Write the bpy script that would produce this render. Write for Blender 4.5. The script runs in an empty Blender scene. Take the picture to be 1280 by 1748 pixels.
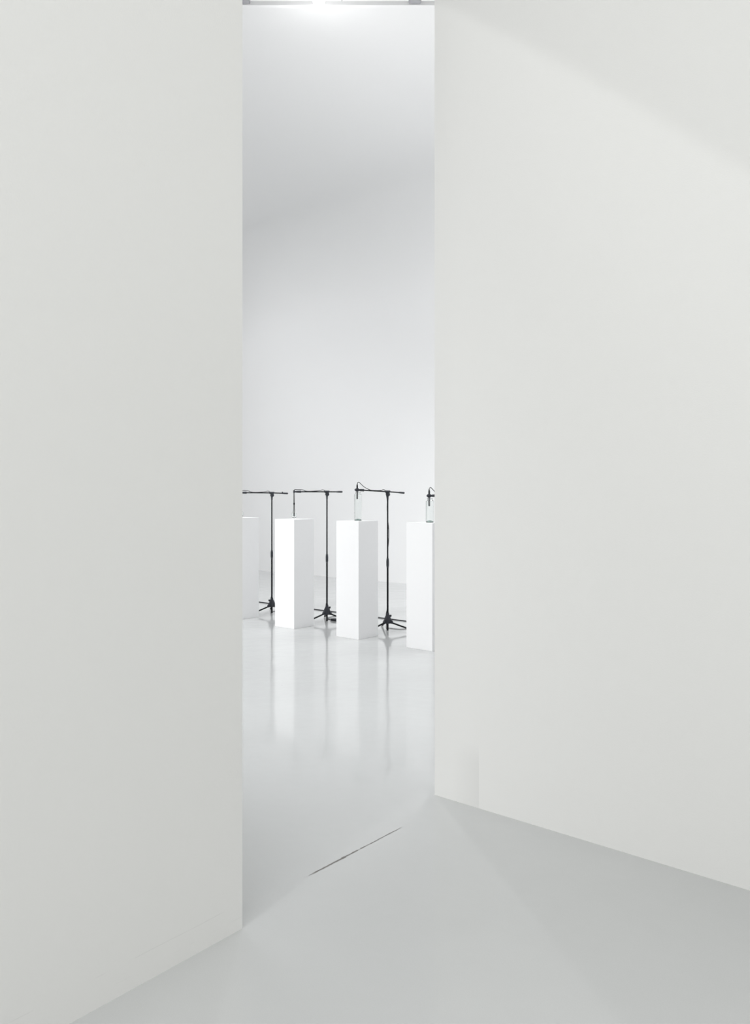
import bpy, bmesh, math, random
from mathutils import Vector, Matrix

# ---------------------------------------------------------------- frame of the place
# World X and Y run along the two wall directions; the camera looks across them at about 40 degrees.
EYE = 1.40
FPX = 1318.0
YAW = math.radians(40.05)
CX, HY = 640.0, 850.0

def wp(x, d, z=0.0):
    """metres to the right of the viewpoint and metres ahead of it -> world"""
    c, s = math.cos(YAW), math.sin(YAW)
    return Vector((x * c - d * s, x * s + d * c, z))

scene = bpy.context.scene
C = scene.collection

# ---------------------------------------------------------------- camera
cam_d = bpy.data.cameras.new('camera')
cam_d.sensor_fit = 'VERTICAL'
cam_d.sensor_height = 36.0
cam_d.sensor_width = 36.0
cam_d.lens = FPX / 1748.0 * 36.0
cam_d.shift_y = -24.0 / 1748.0
cam_d.clip_start = 0.05
cam = bpy.data.objects.new('camera', cam_d)
C.objects.link(cam)
cam.location = (0, 0, EYE)
cam.rotation_euler = (math.pi / 2, 0, YAW)
scene.camera = cam

# ---------------------------------------------------------------- light and exposure
vs = scene.view_settings
vs.view_transform = 'Standard'
vs.look = 'None'
vs.exposure = 0.0
vs.gamma = 1.0
vs.use_curve_mapping = False

world = bpy.data.worlds.new('world')
scene.world = world
world.use_nodes = True
world.node_tree.nodes['Background'].inputs[0].default_value = (1.0, 1.0, 1.0, 1)
world.node_tree.nodes['Background'].inputs[1].default_value = 0.95

def area(name, loc, target, sx, sy, power, col=(1, 1, 1), spread=math.pi):
    l = bpy.data.lights.new(name, 'AREA')
    l.shape = 'RECTANGLE'; l.size = sx; l.size_y = sy
    l.energy = power; l.color = col; l.spread = spread
    o = bpy.data.objects.new(name, l); C.objects.link(o)
    o.location = loc
    o.rotation_euler = (Vector(target) - Vector(loc)).to_track_quat('-Z', 'Y').to_euler()
    return o

def spot(name, loc, target, power, angle, blend, radius, col=(1, 1, 1)):
    l = bpy.data.lights.new(name, 'SPOT')
    l.energy = power; l.spot_size = math.radians(angle); l.spot_blend = blend
    l.shadow_soft_size = radius; l.color = col
    o = bpy.data.objects.new(name, l); C.objects.link(o)
    o.location = loc
    o.rotation_euler = (Vector(target) - Vector(loc)).to_track_quat('-Z', 'Y').to_euler()
    return o

CEIL = 6.0
# key spotlight of the far room, left of the doorway, washing pedestals, floor and the back wall
spot('key_spotlight', wp(-6.6, 2.9, 5.2), wp(0.3, 7.6, -0.3), 1600, 62, 1.0, 0.10, (0.99, 0.995, 1.0))
# unseen soft fill lights added to the far room, all outside the doorway view
area('left_fill', (-9.6, 3.6, 5.7), (-9.0, 4.6, 0.0), 3.6, 2.6, 150, (0.98, 0.988, 1.0))
area('right_fill', (-3.5, 7.9, 5.6), (-4.8, 8.0, 0.0), 1.8, 2.0, 100, (0.98, 0.988, 1.0))
area('back_fill', (-11.0, 6.4, 5.6), (-9.4, 7.6, 0.0), 3.2, 0.6, 65, (0.98, 0.988, 1.0))
# unseen fill spot added to lift the lower back wall and floor before it
spot('back_wall_fill', wp(-6.4, 5.0, 5.2), wp(-1.5, 12.0, -0.4), 800, 58, 1.0, 0.25, (0.98, 0.988, 1.0))
# unseen uplight added to brighten the ceiling of the far room
spot('ceiling_fill', wp(0.7, 6.8, 3.0), wp(0.0, 8.2, 6.0), 150, 130, 1.0, 0.4)
# front room: unseen broad fill added above and behind the viewpoint
area('front_fill', (0.0, -2.4, 5.5), (-0.9, 1.2, 0.6), 4.0, 3.0, 150, (1.0, 0.999, 0.99))
# front room: added unseen spot, cone edge set to slant across the right wall
Ls, As, Bs = Vector((-1.2, -2.0, 4.6)), Vector((-2.0, 2.967, 3.70)), Vector((-0.75, 2.967, 2.62))
mdir = ((As - Ls).normalized() + (Bs - Ls).normalized()).normalized()
nrm = (As - Ls).cross(Bs - Ls).normalized()
if nrm.z > 0: nrm = -nrm
aim = mdir * math.cos(math.radians(75)) + nrm * math.sin(math.radians(75))
spot('slant_edge_helper', Ls, Ls + aim, 85, 150, 0.012, 0.03)
# the lit ceiling lamp at the top of the doorway, and its beam through the doorway to the near floor
LAMP = wp(-0.50, 6.93, 5.60)
spot('doorway_beam', LAMP, wp(0.1, 2.2, 0.0), 115, 62, 0.6, 0.05)
pl = bpy.data.lights.new('ceiling_lamp_light', 'POINT')
pl.energy = 6; pl.shadow_soft_size = 0.12
plo = bpy.data.objects.new('ceiling_lamp_light', pl); C.objects.link(plo)
plo.location = LAMP

# ---------------------------------------------------------------- materials
def mat(name, col, rough=0.6, spec=0.5, metallic=0.0, noise=None, bump=None, coat=0.0, coat_rough=0.1):
    m = bpy.data.materials.new(name); m.use_nodes = True
    nt = m.node_tree; b = nt.nodes['Principled BSDF']
    b.inputs['Base Color'].default_value = (*col, 1)
    b.inputs['Roughness'].default_value = rough
    b.inputs['Metallic'].default_value = metallic
    b.inputs['Specular IOR Level'].default_value = spec
    b.inputs['Coat Weight'].default_value = coat
    b.inputs['Coat Roughness'].default_value = coat_rough
    tc = nt.nodes.new('ShaderNodeTexCoord')
    if noise:
        sc, amt = noise
        n = nt.nodes.new('ShaderNodeTexNoise'); n.inputs['Scale'].default_value = sc
        n.inputs['Detail'].default_value = 4
        r = nt.nodes.new('ShaderNodeMapRange')
        r.inputs['From Min'].default_value = 0.3; r.inputs['From Max'].default_value = 0.7
        r.inputs['To Min'].default_value = 1 - amt; r.inputs['To Max'].default_value = 1 + amt
        mx = nt.nodes.new('ShaderNodeVectorMath'); mx.operation = 'SCALE'
        mx.inputs[0].default_value = col
        nt.links.new(tc.outputs['Object'], n.inputs['Vector'])
        nt.links.new(n.outputs['Fac'], r.inputs['Value'])
        nt.links.new(r.outputs[0], mx.inputs['Scale'])
        nt.links.new(mx.outputs[0], b.inputs['Base Color'])
    if bump:
        sc, st, dist = bump
        n2 = nt.nodes.new('ShaderNodeTexNoise'); n2.inputs['Scale'].default_value = sc
        n2.inputs['Detail'].default_value = 3
        bp = nt.nodes.new('ShaderNodeBump'); bp.inputs['Strength'].default_value = st
        bp.inputs['Distance'].default_value = dist
        nt.links.new(tc.outputs['Object'], n2.inputs['Vector'])
        nt.links.new(n2.outputs['Fac'], bp.inputs['Height'])
        nt.links.new(bp.outputs[0], b.inputs['Normal'])
    return m

WALLC = (0.80, 0.803, 0.785)
m_wall = mat('white_wall_paint', WALLC, 0.75, 0.25, noise=(120, 0.012), bump=(180, 0.15, 0.002))
m_far = mat('gallery_wall_paint', (0.80, 0.802, 0.803), 0.8, 0.2, noise=(60, 0.006))
m_ped = mat('pedestal_lacquer', (0.87, 0.872, 0.876), 0.45, 0.4, noise=(30, 0.004))
m_black = mat('black_powder_coat', (0.008, 0.009, 0.011), 0.5, 0.15)
m_plastic = mat('dark_grey_plastic', (0.040, 0.043, 0.052), 0.55, 0.3)
m_cable = mat('black_cable_rubber', (0.022, 0.023, 0.026), 0.5, 0.4)
m_mic = mat('grey_microphone_metal', (0.10, 0.105, 0.115), 0.35, 0.5, 0.6)
m_rubber = mat('black_rubber', (0.02, 0.02, 0.02), 0.8, 0.3)
m_lampbody = mat('white_lamp_housing', (0.8, 0.8, 0.8), 0.4)
m_darkbody = mat('grey_lamp_housing', (0.36, 0.36, 0.38), 0.5)

def glass(name, col):
    m = bpy.data.materials.new(name); m.use_nodes = True
    nt = m.node_tree; b = nt.nodes['Principled BSDF']
    b.inputs['Base Color'].default_value = (*col, 1)
    b.inputs['Roughness'].default_value = 0.0
    b.inputs['Transmission Weight'].default_value = 1.0
    b.inputs['IOR'].default_value = 1.50
    return m
m_glass = glass('pale_green_glass', (0.972, 0.988, 0.982))
m_glassbase = glass('thick_green_glass', (0.50, 0.70, 0.64))

def emis(name, col, s):
    m = bpy.data.materials.new(name); m.use_nodes = True
    nt = m.node_tree; nt.nodes.clear()
    e = nt.nodes.new('ShaderNodeEmission'); o = nt.nodes.new('ShaderNodeOutputMaterial')
    e.inputs[0].default_value = (*col, 1); e.inputs[1].default_value = s
    nt.links.new(e.outputs[0], o.inputs[0]); return m
m_glow = emis('lit_lamp_lens', (1, 1, 1), 6.0)

# floor: pale grey poured resin, glossy
def floor_mat():
    m = bpy.data.materials.new('glossy_grey_resin_floor'); m.use_nodes = True
    nt = m.node_tree; N = nt.nodes; L = nt.links; b = N['Principled BSDF']
    tc = N.new('ShaderNodeTexCoord')
    n = N.new('ShaderNodeTexNoise'); n.inputs['Scale'].default_value = 1.3; n.inputs['Detail'].default_value = 5
    L.new(tc.outputs['Object'], n.inputs['Vector'])
    n2 = N.new('ShaderNodeTexNoise'); n2.inputs['Scale'].default_value = 260; n2.inputs['Detail'].default_value = 2
    L.new(tc.outputs['Object'], n2.inputs['Vector'])
    ad = N.new('ShaderNodeMath'); ad.operation = 'ADD'
    s1 = N.new('ShaderNodeMath'); s1.operation = 'MULTIPLY_ADD'
    s1.inputs[1].default_value = 0.10; s1.inputs[2].default_value = 0.95
    L.new(n.outputs['Fac'], s1.inputs[0])
    s2 = N.new('ShaderNodeMath'); s2.operation = 'MULTIPLY_ADD'
    s2.inputs[1].default_value = 0.08; s2.inputs[2].default_value = -0.04
    L.new(n2.outputs['Fac'], s2.inputs[0])
    L.new(s1.outputs[0], ad.inputs[0]); L.new(s2.outputs[0], ad.inputs[1])
    # small grey specks worn into the resin
    v = N.new('ShaderNodeTexVoronoi'); v.inputs['Scale'].default_value = 2.2
    L.new(tc.outputs['Object'], v.inputs['Vector'])
    sp = N.new('ShaderNodeMapRange'); sp.inputs['From Min'].default_value = 0.006; sp.inputs['From Max'].default_value = 0.018
    sp.inputs['To Min'].default_value = 0.72; sp.inputs['To Max'].default_value = 1.0
    L.new(v.outputs['Distance'], sp.inputs['Value'])
    ml = N.new('ShaderNodeMath'); ml.operation = 'MULTIPLY'
    L.new(ad.outputs[0], ml.inputs[0]); L.new(sp.outputs[0], ml.inputs[1])
    sc = N.new('ShaderNodeVectorMath'); sc.operation = 'SCALE'
    sc.inputs[0].default_value = FLOORC
    L.new(ml.outputs[0], sc.inputs['Scale'])
    L.new(sc.outputs[0], b.inputs['Base Color'])
    b.inputs['Roughness'].default_value = 0.10
    b.inputs['Specular IOR Level'].default_value = 0.5
    b.inputs['IOR'].default_value = 1.72
    nb = N.new('ShaderNodeTexNoise'); nb.inputs['Scale'].default_value = 5.0; nb.inputs['Detail'].default_value = 2
    L.new(tc.outputs['Object'], nb.inputs['Vector'])
    bp = N.new('ShaderNodeBump'); bp.inputs['Strength'].default_value = 0.2; bp.inputs['Distance'].default_value = 0.01
    L.new(nb.outputs['Fac'], bp.inputs['Height']); L.new(bp.outputs[0], b.inputs['Normal'])
    return m
FLOORC = (0.540, 0.550, 0.548)
m_floor = floor_mat()

# ---------------------------------------------------------------- mesh helpers
def obj(name, bm, m, parent=None, smooth=False, loc=None):
    me = bpy.data.meshes.new(name)
    bmesh.ops.recalc_face_normals(bm, faces=bm.faces)
    bm.to_mesh(me); bm.free()
    me.materials.append(m)
    if smooth:
        for p in me.polygons: p.use_smooth = True
        try: me.set_sharp_from_angle(angle=math.radians(35))
        except Exception: pass
    o = bpy.data.objects.new(name, me); C.objects.link(o)
    if parent: o.parent = parent
    if loc is not None: o.location = loc
    return o

def tag(o, label, cat, group=None):
    o['label'] = label; o['category'] = cat
    if group: o['group'] = group
    return o

def thing(name, label, cat, loc, rotz=0.0, group=None):
    o = bpy.data.objects.new(name, None); C.objects.link(o)
    o.empty_display_size = 0.1
    o.location = loc; o.rotation_euler = (0, 0, rotz)
    return tag(o, label, cat, group)

def struct(name, bm, m, smooth=False):
    o = obj(name, bm, m, None, smooth); o['kind'] = 'structure'; return o

def add_box(bm, x0, x1, y0, y1, z0, z1, bev=0.0, seg=2):
    r = bmesh.ops.create_cube(bm, size=1.0)
    for v in r['verts']:
        v.co = Vector(((x0 + x1) / 2 + v.co.x * (x1 - x0), (y0 + y1) / 2 + v.co.y * (y1 - y0), (z0 + z1) / 2 + v.co.z * (z1 - z0)))
    if bev > 0:
        es = list({e for v in r['verts'] for e in v.link_edges})
        bmesh.ops.bevel(bm, geom=es, offset=bev, segments=seg, affect='EDGES', profile=0.5)
    return bm

def add_tube(bm, pts, rad, n=12, caps=True):
    """round tube along a polyline; rad is a number or one per point"""
    pts = [Vector(p) for p in pts]
    if not hasattr(rad, '__len__'): rad = [rad] * len(pts)
    rings = []; up = None
    for i, p in enumerate(pts):
        if i == 0: t = pts[1] - pts[0]
        elif i == len(pts) - 1: t = pts[-1] - pts[-2]
        else: t = (pts[i + 1] - p).normalized() + (p - pts[i - 1]).normalized()
        t.normalize()
        if up is None:
            a = Vector((0, 0, 1)) if abs(t.z) < 0.9 else Vector((1, 0, 0))
            up = (a - t * a.dot(t)).normalized()
        else:
            up = (up - t * up.dot(t)).normalized()
        side = t.cross(up)
        rings.append([bm.verts.new(p + (up * math.cos(2 * math.pi * k / n) + side * math.sin(2 * math.pi * k / n)) * rad[i]) for k in range(n)])
    for a, b in zip(rings, rings[1:]):
        for k in range(n):
            bm.faces.new((a[k], a[(k + 1) % n], b[(k + 1) % n], b[k]))
    if caps:
        bm.faces.new(rings[0][::-1]); bm.faces.new(rings[-1])
    return bm

def add_lathe(bm, prof, n=48, cx=0, cy=0, closed=False):
    """prof: list of (r, z); points with r = 0 close the shape on the axis"""
    rings = []
    for r, z in prof:
        if r < 1e-6: rings.append([bm.verts.new((cx, cy, z))])
        else: rings.append([bm.verts.new((cx + r * math.cos(2 * math.pi * k / n), cy + r * math.sin(2 * math.pi * k / n), z)) for k in range(n)])
    prs = list(zip(rings, rings[1:]))
    if closed: prs.append((rings[-1], rings[0]))
    for a, b in prs:
        if len(a) == 1 and len(b) == 1: continue
        for k in range(n):
            k2 = (k + 1) % n
            if len(a) == 1: bm.faces.new((a[0], b[k2], b[k]))
            elif len(b) == 1: bm.faces.new((a[k], a[k2], b[0]))
            else: bm.faces.new((a[k], a[k2], b[k2], b[k]))
    return bm

def spline(ctrl, per=8):
    """Catmull-Rom through control points"""
    P = [Vector(c) for c in ctrl]
    P = [P[0] * 2 - P[1]] + P + [P[-1] * 2 - P[-2]]
    out = []
    for i in range(1, len(P) - 2):
        for s in range(per):
            t = s / per
            p0, p1, p2, p3 = P[i - 1], P[i], P[i + 1], P[i + 2]
            out.append(0.5 * ((2 * p1) + (p2 - p0) * t + (2 * p0 - 5 * p1 + 4 * p2 - p3) * t * t + (3 * p1 - p0 - 3 * p2 + p3) * t ** 3))
    out.append(P[-2]); return out

# ---------------------------------------------------------------- the setting
UL = -1.945          # face of the left wall
UB = -2.127          # its far-room face, and the end of the right wall
VL = 1.644           # doorway edge of the left wall
VR = 2.967           # face of the right wall
VB = 9.97            # back wall of the far room
UMIN, VMIN, UMAX = -15.0, -7.0, 5.0

bm = bmesh.new(); add_box(bm, UMIN - .2, UMAX, VMIN, VB + .2, -0.2, 0.0)
struct('floor', bm, m_floor)
bm = bmesh.new(); add_box(bm, UMIN - .2, UMAX, VMIN, VB + .2, CEIL, CEIL + 0.2)
struct('ceiling', bm, m_far)

# left wall paint: with scuff lines low down
def left_wall_mat():
    m = mat('left_wall_paint', WALLC, 0.75, 0.25, bump=(180, 0.15, 0.002))
    nt = m.node_tree; N = nt.nodes; L = nt.links; b = N['Principled BSDF']
    tc = N.new('ShaderNodeTexCoord'); sx = N.new('ShaderNodeSeparateXYZ')
    L.new(tc.outputs['Object'], sx.inputs[0])
    nz = N.new('ShaderNodeTexNoise'); nz.inputs['Scale'].default_value = 6; nz.inputs['Detail'].default_value = 6
    L.new(tc.outputs['Object'], nz.inputs['Vector'])
    tot = None
    for z0, w, s, y0, y1, thr in ((0.085, 0.0016, 0.07, 0.75, 1.62, 0.47), (0.040, 0.0012, 0.05, 0.6, 1.62, 0.52)):
        # thin scuff around height z0, wobbling with the noise
        a = N.new('ShaderNodeMath'); a.operation = 'MULTIPLY_ADD'; a.inputs[1].default_value = 0.006
        a.inputs[2].default_value = -z0 - 0.003; L.new(nz.outputs['Fac'], a.inputs[0])
        d = N.new('ShaderNodeMath'); d.operation = 'ADD'; L.new(sx.outputs['Z'], d.inputs[0]); L.new(a.outputs[0], d.inputs[1])
        ab = N.new('ShaderNodeMath'); ab.operation = 'ABSOLUTE'; L.new(d.outputs[0], ab.inputs[0])
        mr = N.new('ShaderNodeMapRange'); mr.inputs['From Min'].default_value = w * .4; mr.inputs['From Max'].default_value = w
        mr.inputs['To Min'].default_value = s; mr.inputs['To Max'].default_value = 0; L.new(ab.outputs[0], mr.inputs['Value'])
        n3 = N.new('ShaderNodeTexNoise'); n3.inputs['Scale'].default_value = 9; L.new(tc.outputs['Object'], n3.inputs['Vector'])
        g = N.new('ShaderNodeMapRange'); g.inputs['From Min'].default_value = thr - .03; g.inputs['From Max'].default_value = thr + .05
        L.new(n3.outputs['Fac'], g.inputs['Value'])
        g2 = N.new('ShaderNodeMath'); g2.operation = 'GREATER_THAN'; g2.inputs[1].default_value = y0; L.new(sx.outputs['Y'], g2.inputs[0])
        m1 = N.new('ShaderNodeMath'); m1.operation = 'MULTIPLY'; L.new(mr.outputs[0], m1.inputs[0]); L.new(g.outputs[0], m1.inputs[1])
        m2 = N.new('ShaderNodeMath'); m2.operation = 'MULTIPLY'; L.new(m1.outputs[0], m2.inputs[0]); L.new(g2.outputs[0], m2.inputs[1])
        if tot is None: tot = m2
        else:
            t2 = N.new('ShaderNodeMath'); t2.operation = 'ADD'; L.new(tot.outputs[0], t2.inputs[0]); L.new(m2.outputs[0], t2.inputs[1]); tot = t2
    inv = N.new('ShaderNodeMath'); inv.operation = 'SUBTRACT'; inv.inputs[0].default_value = 1.0; L.new(tot.outputs[0], inv.inputs[1])
    sc = N.new('ShaderNodeVectorMath'); sc.operation = 'SCALE'; sc.inputs[0].default_value = WALLC
    L.new(inv.outputs[0], sc.inputs['Scale']); L.new(sc.outputs[0], b.inputs['Base Color'])
    return m

# right wall paint: a slightly darker patch low beside the doorway corner
def right_wall_mat():
    m = mat('right_wall_paint', WALLC, 0.75, 0.25, bump=(180, 0.15, 0.002))
    nt = m.node_tree; N = nt.nodes; L = nt.links; b = N['Principled BSDF']
    tc = N.new('ShaderNodeTexCoord'); sx = N.new('ShaderNodeSeparateXYZ')
    L.new(tc.outputs['Object'], sx.inputs[0])
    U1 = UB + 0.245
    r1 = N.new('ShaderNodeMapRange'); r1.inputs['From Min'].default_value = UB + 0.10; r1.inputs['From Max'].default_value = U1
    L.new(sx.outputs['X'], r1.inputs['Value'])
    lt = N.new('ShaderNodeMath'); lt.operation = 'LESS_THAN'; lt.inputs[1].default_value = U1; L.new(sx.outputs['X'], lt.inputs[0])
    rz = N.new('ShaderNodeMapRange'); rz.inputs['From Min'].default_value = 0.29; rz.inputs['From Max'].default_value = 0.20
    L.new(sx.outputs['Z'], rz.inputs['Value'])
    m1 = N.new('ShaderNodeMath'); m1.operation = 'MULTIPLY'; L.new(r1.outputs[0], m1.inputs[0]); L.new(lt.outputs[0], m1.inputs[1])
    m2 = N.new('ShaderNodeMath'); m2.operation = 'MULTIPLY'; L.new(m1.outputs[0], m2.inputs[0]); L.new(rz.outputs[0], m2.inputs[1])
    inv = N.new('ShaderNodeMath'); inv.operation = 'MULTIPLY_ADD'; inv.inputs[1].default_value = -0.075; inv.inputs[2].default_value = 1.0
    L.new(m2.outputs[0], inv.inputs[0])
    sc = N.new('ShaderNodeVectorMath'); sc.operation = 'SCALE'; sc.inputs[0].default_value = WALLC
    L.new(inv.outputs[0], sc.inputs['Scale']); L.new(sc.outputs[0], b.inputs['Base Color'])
    return m

bm = bmesh.new(); add_box(bm, UB, UL, VMIN, VL, 0, CEIL)
struct('wall_left', bm, left_wall_mat())
bm = bmesh.new(); add_box(bm, UB, UMAX, VR, VR + 0.18, 0, CEIL)
struct('wall_right', bm, right_wall_mat())
bm = bmesh.new(); add_box(bm, UB, UL, VR + 0.18, VB, 0, CEIL)
struct('wall_far_right', bm, m_far)
bm = bmesh.new(); add_box(bm, UMIN - .2, UMIN, VMIN, VB, 0, CEIL)
struct('wall_far_left', bm, m_far)

# back wall with a coved junction to the ceiling
RC = 1.3
bm = bmesh.new()
prof = [(VB + .2, 0), (VB, 0), (VB, 1.5), (VB, 3.0)]
for k in range(25):
    a = math.pi / 2 * k / 24
    prof.append((VB - RC + RC * math.cos(a), CEIL - RC + RC * math.sin(a)))
prof += [(VB + .2, CEIL)]
rings = [[bm.verts.new((u, p[0], p[1])) for p in prof] for u in (UMIN, UB)]
for k in range(len(prof)):
    k2 = (k + 1) % len(prof)
    bm.faces.new((rings[0][k], rings[0][k2], rings[1][k2], rings[1][k]))
bm.faces.new(rings[0]); bm.faces.new(rings[1][::-1])
struct('wall_back', bm, m_far, smooth=True)

# the worn joint line in the floor where the doorway threshold lies
random.seed(4)
m_joint = mat('dark_floor_joint', (0.20, 0.19, 0.18), 0.8, 0.2, noise=(40, 0.35))
a, b_ = wp(-0.2453, 2.861), wp(0.1146, 3.283)
bm = bmesh.new(); n = 60; vs0 = []
for i in range(n + 1):
    t = i / n; p = a.lerp(b_, t)
    w = 0.0021 + 0.0022 * random.random()
    if abs(t - 0.345) < 0.02: w = 0.0062
    if 0.49 < t < 0.525: w = 0.0004
    if t > 0.55: w *= 0.62
    w *= min(1, 14 * t + .15, 10 * (1 - t) + .15)
    c = p.x + random.uniform(-.0008, .0008)
    vs0.append((bm.verts.new((c - w, p.y, 0.0006)), bm.verts.new((c + w, p.y, 0.0006))))
for q, r in zip(vs0, vs0[1:]): bm.faces.new((q[0], q[1], r[1], r[0]))
struct('trim_1', bm, m_joint)

# ---------------------------------------------------------------- pedestals
PW, PH = 0.30, 1.17
corners = [wp(-1.560, 8.86), wp(-0.863, 8.24), wp(-0.162, 7.62), wp(0.523, 7.04)]
ped_labels = [
    'leftmost white pedestal, half hidden behind the left wall, only its grey side showing',
    'white square pedestal carrying the tiny glass flask under a long thin microphone',
    'middle white square pedestal carrying the whole tall glass jar, both sides in full view',
    'rightmost white pedestal, nearest to the viewer, cut off by the right wall']
centres = []
for c, lab in zip(corners, ped_labels):
    ctr = Vector((c.x - PW / 2, c.y + PW / 2, 0)); centres.append(ctr)
    bm = bmesh.new(); add_box(bm, -PW / 2, PW / 2, -PW / 2, PW / 2, 0.0, PH, 0.0015, 2)
    o = obj('pedestal', bm, m_ped, None, False, ctr)
    tag(o, lab, 'pedestal', 'white pedestals in a row')

# ---------------------------------------------------------------- glass vessels
def tall_jar(loc, h, r, label):
    t = thing('glass_jar', label, 'jar', loc, 0, 'glass vessels on the pedestals')
    rn = r * 0.66; w = 0.0028; sh = h - 0.030
    out = [(0, 0.0), (r - .004, 0.0), (r, .004), (r, sh), (r - .003, sh + .006), (r - .012, sh + .012), (rn + .001, sh + .015),
           (rn, sh + .018), (rn, h - .007), (rn + .0025, h - .005), (rn + .0025, h - .001), (rn, h)]
    inn = [(rn - w, h), (rn - w, sh + .015), (r - .013, sh + .009), (r - w - .002, sh + .003), (r - w, sh - .004), (r - w, .006), (r - w - .003, .003),
           (r * .55, .003), (0, .003)]
    bm = bmesh.new(); add_lathe(bm, out + inn, 64)
    obj('jar_body', bm, m_glass, t, True)
    return t

def thick_base(t, r, h=0.016):
    bm = bmesh.new()
    add_lathe(bm, [(0, 0.0032), (r - .0064, 0.0032), (r - .0034, .0065), (r - .0038, .0100), (r * .62, .0150), (r * .3, .0185), (0, .0195)], 48)
    o = obj('jar_base', bm, m_glassbase, t, True); o['label'] = 'thick green glass base'
    return o

T3 = centres[2] + Vector((0, 0, PH)); T4 = centres[3] + wp(0.010, 0.0) + Vector((0, 0, PH))
j3 = tall_jar(T3 + wp(0.008, 0), 0.292, 0.0375, 'tall clear glass jar standing on the middle pedestal, whole outline in view')
thick_base(j3, 0.0375)
j4 = tall_jar(T4, 0.228, 0.0375, 'shorter green-based glass jar on the rightmost pedestal, beside the right wall')
thick_base(j4, 0.0375)

def flask(loc, label):
    t = thing('glass_flask', label, 'flask', loc, 0, 'glass vessels on the pedestals')
    k = 1.0
    out = [(0, .006), (.010, .004), (.017, 0), (.0195, .001), (.020, .006), (.018, .011), (.023, .018), (.029, .028), (.0315, .040), (.029, .054), (.022, .068), (.0165, .080), (.015, .092), (.0175, .100)]
    inn = [(.0166, .100), (.0142, .092), (.0157, .080), (.0212, .0675), (.0282, .0535), (.0307, .040), (.0282, .0285), (.0222, .019), (.010, .013), (0, .012)]
    bm = bmesh.new(); add_lathe(bm, out + inn, 56)
    obj('flask_body', bm, m_glass, t, True)
    return t
T2 = centres[1] + Vector((0, 0, PH)); T1 = centres[0] + Vector((0, 0, PH))
flask(T2 + wp(-0.004, 0), 'tiny round-bellied glass flask on the second pedestal from the left')
flask(T1 + wp(0.004, 0), 'tiny glass flask on the leftmost pedestal, nearly all behind the left wall edge')

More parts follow.
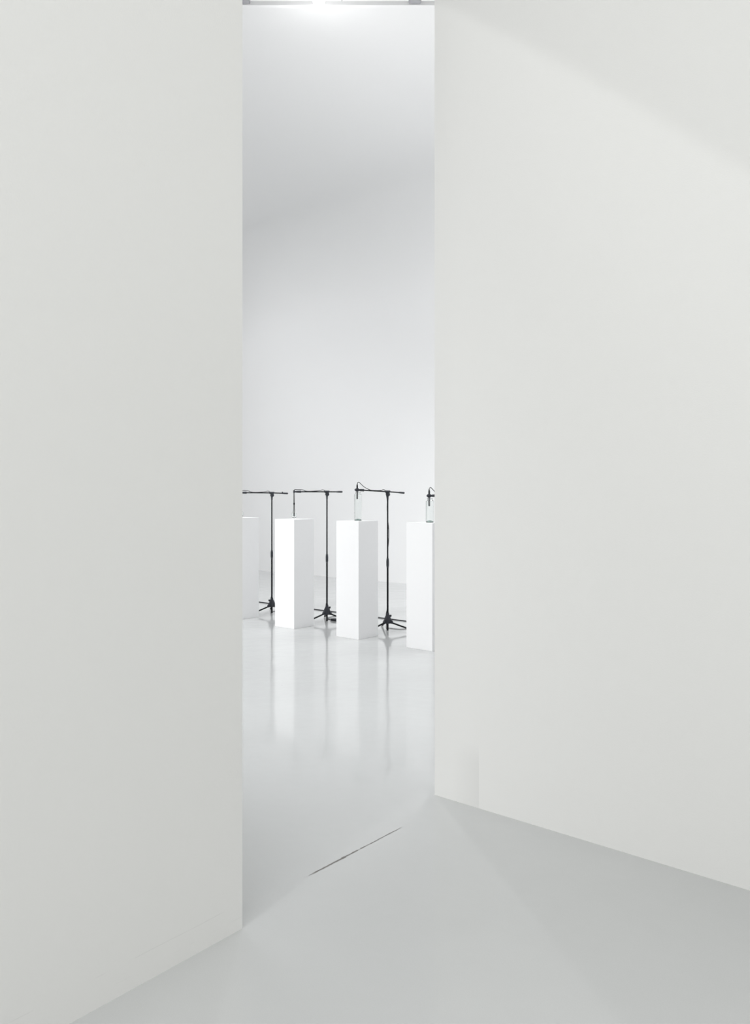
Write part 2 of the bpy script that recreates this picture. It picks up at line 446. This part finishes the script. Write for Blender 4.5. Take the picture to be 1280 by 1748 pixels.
# ---------------------------------------------------------------- microphone stands
def stand(base, mic_xy, zm, zp, zt, tail, leg_world, label, knob_world, tail_knob=False, slim=False, zclutch=(0.675, 0.755)):
    d = Vector((mic_xy.x - base.x, mic_xy.y - base.y, 0)); L1 = d.length
    rot = math.atan2(d.y, d.x)
    t = thing('microphone_stand', label, 'microphone stand', (base.x, base.y, 0), rot, 'black boom microphone stands behind the pedestals')
    # lower and upper tubes of the pole
    bm = bmesh.new(); add_tube(bm, [(0, 0, 0.004), (0, 0, zclutch[0] + .01)], 0.0100, 16)
    obj('lower_pole', bm, m_black, t, True)
    bm = bmesh.new(); add_tube(bm, [(0, 0, zclutch[1] - .01), (0, 0, zp - .05)], 0.0078, 16)
    obj('upper_pole', bm, m_black, t, True)
    bm = bmesh.new()
    a, b = zclutch
    add_lathe(bm, [(0, a - .012), (.0108, a - .012), (.0118, a), (.0142, a + .015), (.0142, b - .02), (.0125, b), (.0095, b + .012), (0, b + .012)], 24)
    obj('height_clutch', bm, m_plastic, t, True)
    # tripod hub: a cone-shaped housing with three lugs
    bm = bmesh.new()
    add_lathe(bm, [(0, .080), (.032, .080), (.040, .086), (.041, .094), (.039, .112), (.034, .134), (.027, .152), (.018, .168), (.0145, .190), (0, .186)], 28)
    for k in range(3):
        an = leg_world + k * 2 * math.pi / 3 - rot
        dx, dy = math.cos(an), math.sin(an); px, py = -dy, dx
        vs_ = []
        for s in (-1, 1):
            for r_, z_ in ((.010, .084), (.056, .078), (.058, .100), (.016, .150)):
                vs_.append(bm.verts.new((dx * r_ + px * .012 * s, dy * r_ + py * .012 * s, z_)))
        A, B = vs_[:4], vs_[4:]
        bm.faces.new(A); bm.faces.new(B[::-1])
        for i in range(4): bm.faces.new((A[i], A[(i + 1) % 4], B[(i + 1) % 4], B[i]))
    obj('tripod_hub', bm, m_plastic, t, True)
    # hub knob
    ka = knob_world - rot
    bm = bmesh.new()
    kx, ky = math.cos(ka), math.sin(ka)
    add_tube(bm, [(kx * .010, ky * .010, .155), (kx * .026, ky * .026, .157)], .006, 12)
    add_tube(bm, [(kx * .022, ky * .022, .157), (kx * .026, ky * .026, .157), (kx * .038, ky * .038, .158), (kx * .041, ky * .041, .158)], [.009, .012, .012, .009], 16)
    obj('hub_knob', bm, m_plastic, t, True)
    # legs, each with a rubber foot
    for k in range(3):
        an = leg_world + k * 2 * math.pi / 3 - rot
        dx, dy = math.cos(an), math.sin(an)
        bm = bmesh.new()
        add_tube(bm, [(dx * .040, dy * .040, .090), (dx * .30, dy * .30, .016)], .0085, 12)
        lg = obj('leg', bm, m_black, t, True)
        bm = bmesh.new()
        add_tube(bm, [(dx * .270, dy * .270, .0242), (dx * .285, dy * .285, .0200), (dx * .325, dy * .325, .0125), (dx * .333, dy * .333, .0115)], [.0095, .0122, .0115, .008], 14)
        obj('rubber_foot', bm, m_rubber, lg, True)
    # swivel joint under the boom
    bm = bmesh.new()
    add_lathe(bm, [(0, zp - .085), (.0095, zp - .085), (.0105, zp - .060), (.0135, zp - .042), (.0155, zp - .022), (.013, zp - .006), (0, zp - .004)], 24)
    # disc of the swivel, its flat face turned sideways to the boom, set just off the pole
    add_tube(bm, [(-.004, .016, zp - .028), (-.004, .012, zp - .028), (-.004, -.012, zp - .028), (-.004, -.016, zp - .028)], [.017, .0195, .0195, .017], 24)
    obj('swivel_joint', bm, m_plastic, t, True)
    # boom along local x: microphone end at +L1, tail at -tail
    sl = (zm - zp) / L1; st_ = (zt - zp) / tail
    bm = bmesh.new()
    add_tube(bm, [(-.034, 0, zp + st_ * .034 + .001), (-.030, 0, zp + .001), (.030, 0, zp + .001), (.036, 0, zp + sl * .036 + .001)], [.009, .0125, .0125, .0095], 20)
    add_box(bm, -.020, .020, -.011, .011, zp - .014, zp + .006, .003)
    obj('boom_clamp', bm, m_plastic, t, True)
    bm = bmesh.new()
    add_tube(bm, [(-tail, 0, zt), (0, 0, zp), (L1 - .020, 0, zm - sl * .02)], .0066, 14)
    obj('boom', bm, m_black, t, True)
    bm = bmesh.new()
    g = .075
    add_tube(bm, [(-tail - .006, 0, zt + st_ * .006), (-tail, 0, zt), (-tail + g * .7, 0, zt - st_ * g * .7), (-tail + g, 0, zt - st_ * g)], [.007, .0105, .0098, .0075], 16)
    if tail_knob:
        add_tube(bm, [(-tail + g, 0, zt), (-tail + g, 0, zt + .020)], [.006, .009], 12)
    obj('boom_grip', bm, m_plastic, t, True)
    bm = bmesh.new()
    z_ = lambda x: zm - sl * (L1 - x)
    add_tube(bm, [(L1 - .098, 0, z_(L1 - .098)), (L1 - .086, 0, z_(L1 - .086)), (L1 - .070, 0, z_(L1 - .07)), (L1 - .040, 0, z_(L1 - .04)), (L1 - .020, 0, z_(L1 - .02))],
             [.0075, .0130, .0125, .0115, .0085], 18)
    obj('boom_clutch', bm, m_plastic, t, True)
    # clip that holds the microphone: a ring around its body and a pivot screw
    bm = bmesh.new()
    if slim:
        add_lathe(bm, [(.0088, zm - .012), (.0110, zm - .010), (.0110, zm + .010), (.0088, zm + .012)], 24, L1, 0, True)
    else:
        add_lathe(bm, [(.0118, zm - .016), (.0165, zm - .014), (.0172, zm), (.0165, zm + .014), (.0118, zm + .016)], 24, L1, 0, True)
        add_tube(bm, [(L1 + .015, 0, zm), (L1 + .026, 0, zm), (L1 + .030, 0, zm)], [.011, .011, .007], 16)
    add_tube(bm, [(L1 - .030, 0, zm), (L1 - (.010 if slim else .014), 0, zm)], .0085, 16)
    obj('microphone_clip', bm, m_plastic, t, True)
    return t, rot, L1

def w2(px, Y):      # small helper: point on the floor from measured metres
    return wp(px, Y)

stand_pos = [wp(-1.250, 9.36), wp(-0.544, 8.745), wp(0.133, 8.13), wp(0.818, 7.56)]
mic_pos = [centres[0] + wp(-0.005, -0.02), centres[1] + wp(-0.004, 0.0), centres[2] + wp(0.0, 0), centres[3] + wp(0.004, 0.0)]
R = math.radians
def cam_az(deg):    # azimuth measured from "to the right of the viewpoint", counter-clockwise seen from above
    return YAW + R(deg)

s1, r1, l1 = stand(stand_pos[0], mic_pos[0], 1.462, 1.461, 1.455, 0.232, cam_az(-140), 'leftmost black boom stand, its boom end meeting the left wall edge', cam_az(170), True, True)
s2, r2, l2 = stand(stand_pos[1], mic_pos[1], 1.468, 1.470, 1.470, 0.215, cam_az(-22), 'black boom stand with level boom, between the flask pedestal and middle pedestal', cam_az(15), False, True)
s3, r3, l3 = stand(stand_pos[2], mic_pos[2], 1.482, 1.466, 1.454, 0.245, cam_az(-20), 'black boom stand right of the middle pedestal, boom sloping up to the tall jar', cam_az(15))
s4, r4, l4 = stand(stand_pos[3], mic_pos[3], 1.420, 1.428, 1.432, 0.245, cam_az(-20), 'rightmost black boom stand, mostly behind the right wall, clip over the shorter jar', cam_az(15))

# ---------------------------------------------------------------- microphones
def to_world(root_pos, rot, p):
    c, s = math.cos(rot), math.sin(rot)
    return Vector((root_pos.x + p[0] * c - p[1] * s, root_pos.y + p[0] * s + p[1] * c, p[2]))

def microphone(k, zb, zt, rad, label, loop=True):
    """a pencil microphone hanging through the clip; its cable arches over, follows the boom and runs down the pole"""
    pos = mic_pos[k]; sp, rot, L1 = [(stand_pos[i], r, l) for i, r, l in ((0, r1, l1), (1, r2, l2), (2, r3, l3), (3, r4, l4))][k]
    zp = [1.461, 1.470, 1.466, 1.428][k]; zm = [1.462, 1.468, 1.482, 1.420][k]
    t = thing('microphone', label, 'microphone', (pos.x, pos.y, zb), 0, 'slim microphones hanging over the vessels')
    h = zt - zb
    bm = bmesh.new()
    if rad > .008:
        add_lathe(bm, [(0, 0), (rad - .001, 0), (rad, .002), (rad, h * .42), (rad * .9, h * .47), (rad * .9, h * .50), (rad * 1.02, h * .54), (rad * 1.02, h * .70), (0, h * .70)], 28)
        obj('microphone_body', bm, m_mic, t, True)
        bm = bmesh.new(); add_lathe(bm, [(0, h * .69), (rad * .98, h * .69), (rad * .98, h * .86), (rad * .7, h * .93), (rad * .42, h), (0, h)], 24)
        obj('cable_plug', bm, m_black, t, True)
    else:
        add_lathe(bm, [(0, 0), (.0065, 0), (.0075, .002), (.0075, .036), (.005, .040), (0, .040)], 20)
        obj('microphone_body', bm, m_mic, t, True)
        bm = bmesh.new(); add_tube(bm, [(0, 0, .038), (0.0, 0, .13), (-.001, 0, h - .02)], [.0052, .0058, .0046], 14)
        add_tube(bm, [(0, 0, .128), (0, 0, .132), (0, 0, .146), (0, 0, .150)], [.006, .0088, .0088, .006], 16)
        obj('extension_tube', bm, m_black, t, True)
        bm = bmesh.new(); add_lathe(bm, [(0, h - .03), (.008, h - .03), (.0085, h - .004), (.004, h), (0, h)], 20)
        obj('cable_plug', bm, m_black, t, True)
    # cable, in the stand's own frame then taken to the microphone's
    side = -0.016
    up = 0.012 if loop else 0.004
    x = L1
    q = 0.075
    bow = [0.012, 0.010, 0.032, 0.02][k]
    pts = [(x, 0, zt - .004), (x - .010, 0, zt + up), (x - .035, -.004, zt + up * .9), (x - q - .02, -.006, zm + .55 * (zt - zm)), (x - .155, -.008, zm + .010),
           (L1 * .50, -.011, (zm + zp) / 2 + .006), (.095, -.010, zp + .013), (.055, -.012, zp + .022), (.015, -.022, zp + .012), (-.004, -.026, zp - .03), (-.006, -.014, zp - .10),
           (-.004, -.012, zp - .20), (-bow, -.016, zp - .40), (-bow * .9, -.016, zp - .54), (-.006, -.014, .78), (-.006, -.017, .70), (-.005, -.013, .5), (-.005, -.013, .25),
           (-.006, -.030, .17), (-.030, -.050, .075), (-.060, -.080, .010), (-.12, -.10, .0045)]
    if not loop:
        pts[1] = (x - .008, 0, zt + .006); pts[2] = (x - .03, -.002, zt + .006); pts[3] = (x - .12, -.006, zm + .022)
    W = [to_world(sp, rot, p) for p in pts]
    last = W[-1]
    sgn = -0.5 if k == 1 else 1.0
    e = Vector((last.x + .16 * sgn, last.y + .04, .0045)); f = Vector((e.x + .10 * sgn, 6.87, .0045))
    W += [e, f]
    W = [w - Vector((pos.x, pos.y, zb)) for w in spline(W, 7)]
    bm = bmesh.new(); add_tube(bm, W, 0.0032, 8)
    obj('microphone_cable', bm, m_cable, t, True)
    return t

microphone(2, 1.388, 1.545, 0.0078 + .0005, 'grey pencil microphone dipping into the tall jar on the middle pedestal')
microphone(3, 1.320, 1.484, 0.0078 + .0005, 'dark pencil microphone dipping into the shorter jar beside the right wall')
microphone(1, 1.197, 1.486, 0.0060, 'long thin hanging microphone reaching down into the tiny round-bellied flask', loop=False)
microphone(0, 1.197, 1.482, 0.0060, 'long thin hanging microphone at the leftmost stand, hidden by the left wall edge', loop=False)

# ---------------------------------------------------------------- cable and box on the floor
random.seed(2)
bm = bmesh.new()
p0 = [(-11.5 + i * .45, 6.915 + random.uniform(-.006, .006), .0065) for i in range(20)]
add_tube(bm, spline(p0, 4), 0.0065, 10)
tag(obj('floor_cable', bm, m_cable, None, True), 'long straight black cable lying on the floor behind the microphone stands', 'cable')

t = thing('cable_box', 'small flat black box on the floor between second stand and middle pedestal', 'box', wp(-0.445, 8.80, 0), 0)
bm = bmesh.new(); add_box(bm, -.055, .055, -.035, .035, 0.0, .024, .006, 3); obj('box_case', bm, m_plastic, t, True)
bm = bmesh.new(); add_tube(bm, [(-.052, 0, .012), (-.078, 0, .010), (-.088, 0, .009)], [.010, .008, .004], 14); obj('plug', bm, m_black, t, True)

# ---------------------------------------------------------------- ceiling track and lamps, at the top of the doorway view
trackY = 7.0
a = wp(-2.4, trackY, 0); b = wp(2.4, trackY, 0)
t = thing('light_track', 'slim white lighting track under the ceiling at the top of the doorway', 'light track', wp(0, trackY, CEIL), YAW)
bm = bmesh.new(); add_box(bm, -2.4, 2.4, -.018, .018, -.145, -.105, .003); obj('rail', bm, m_lampbody, t)
for x in (-2.0, -0.3, 1.4):
    bm = bmesh.new(); add_tube(bm, [(x, 0, -.106), (x, 0, 0)], .006, 10); obj('hanger', bm, m_lampbody, t, True)

def track_lamp(x, lit, label):
    t = thing('track_spotlight', label, 'spotlight', wp(x, trackY - .045, 5.95), YAW, 'spotlights on the track')
    mb = m_lampbody if lit else m_darkbody
    bm = bmesh.new(); add_box(bm, -.05, .05, -.022, .024, -.012, .03, .004); obj('adapter', bm, mb, t)
    bm = bmesh.new(); add_lathe(bm, [(0, -.010), (.05, -.010), (.055, -.016), (.058, -.078), (.054, -.082), (.048, -.078), (0, -.074)], 32); obj('lamp_head', bm, mb, t, True)
    bm = bmesh.new(); add_lathe(bm, [(0, -.083), (.03, -.083), (.048, -.0795), (.046, -.0745), (0, -.0742)], 32); obj('lens', bm, m_glow if lit else m_darkbody, t, True)
track_lamp(-0.505, True, 'lit white track spotlight, the bright spot at the top of the doorway')
track_lamp(-1.18, False, 'unlit grey track spotlight at the top left corner of the doorway')
track_lamp(0.36, False, 'unlit grey track spotlight toward the top right of the doorway')
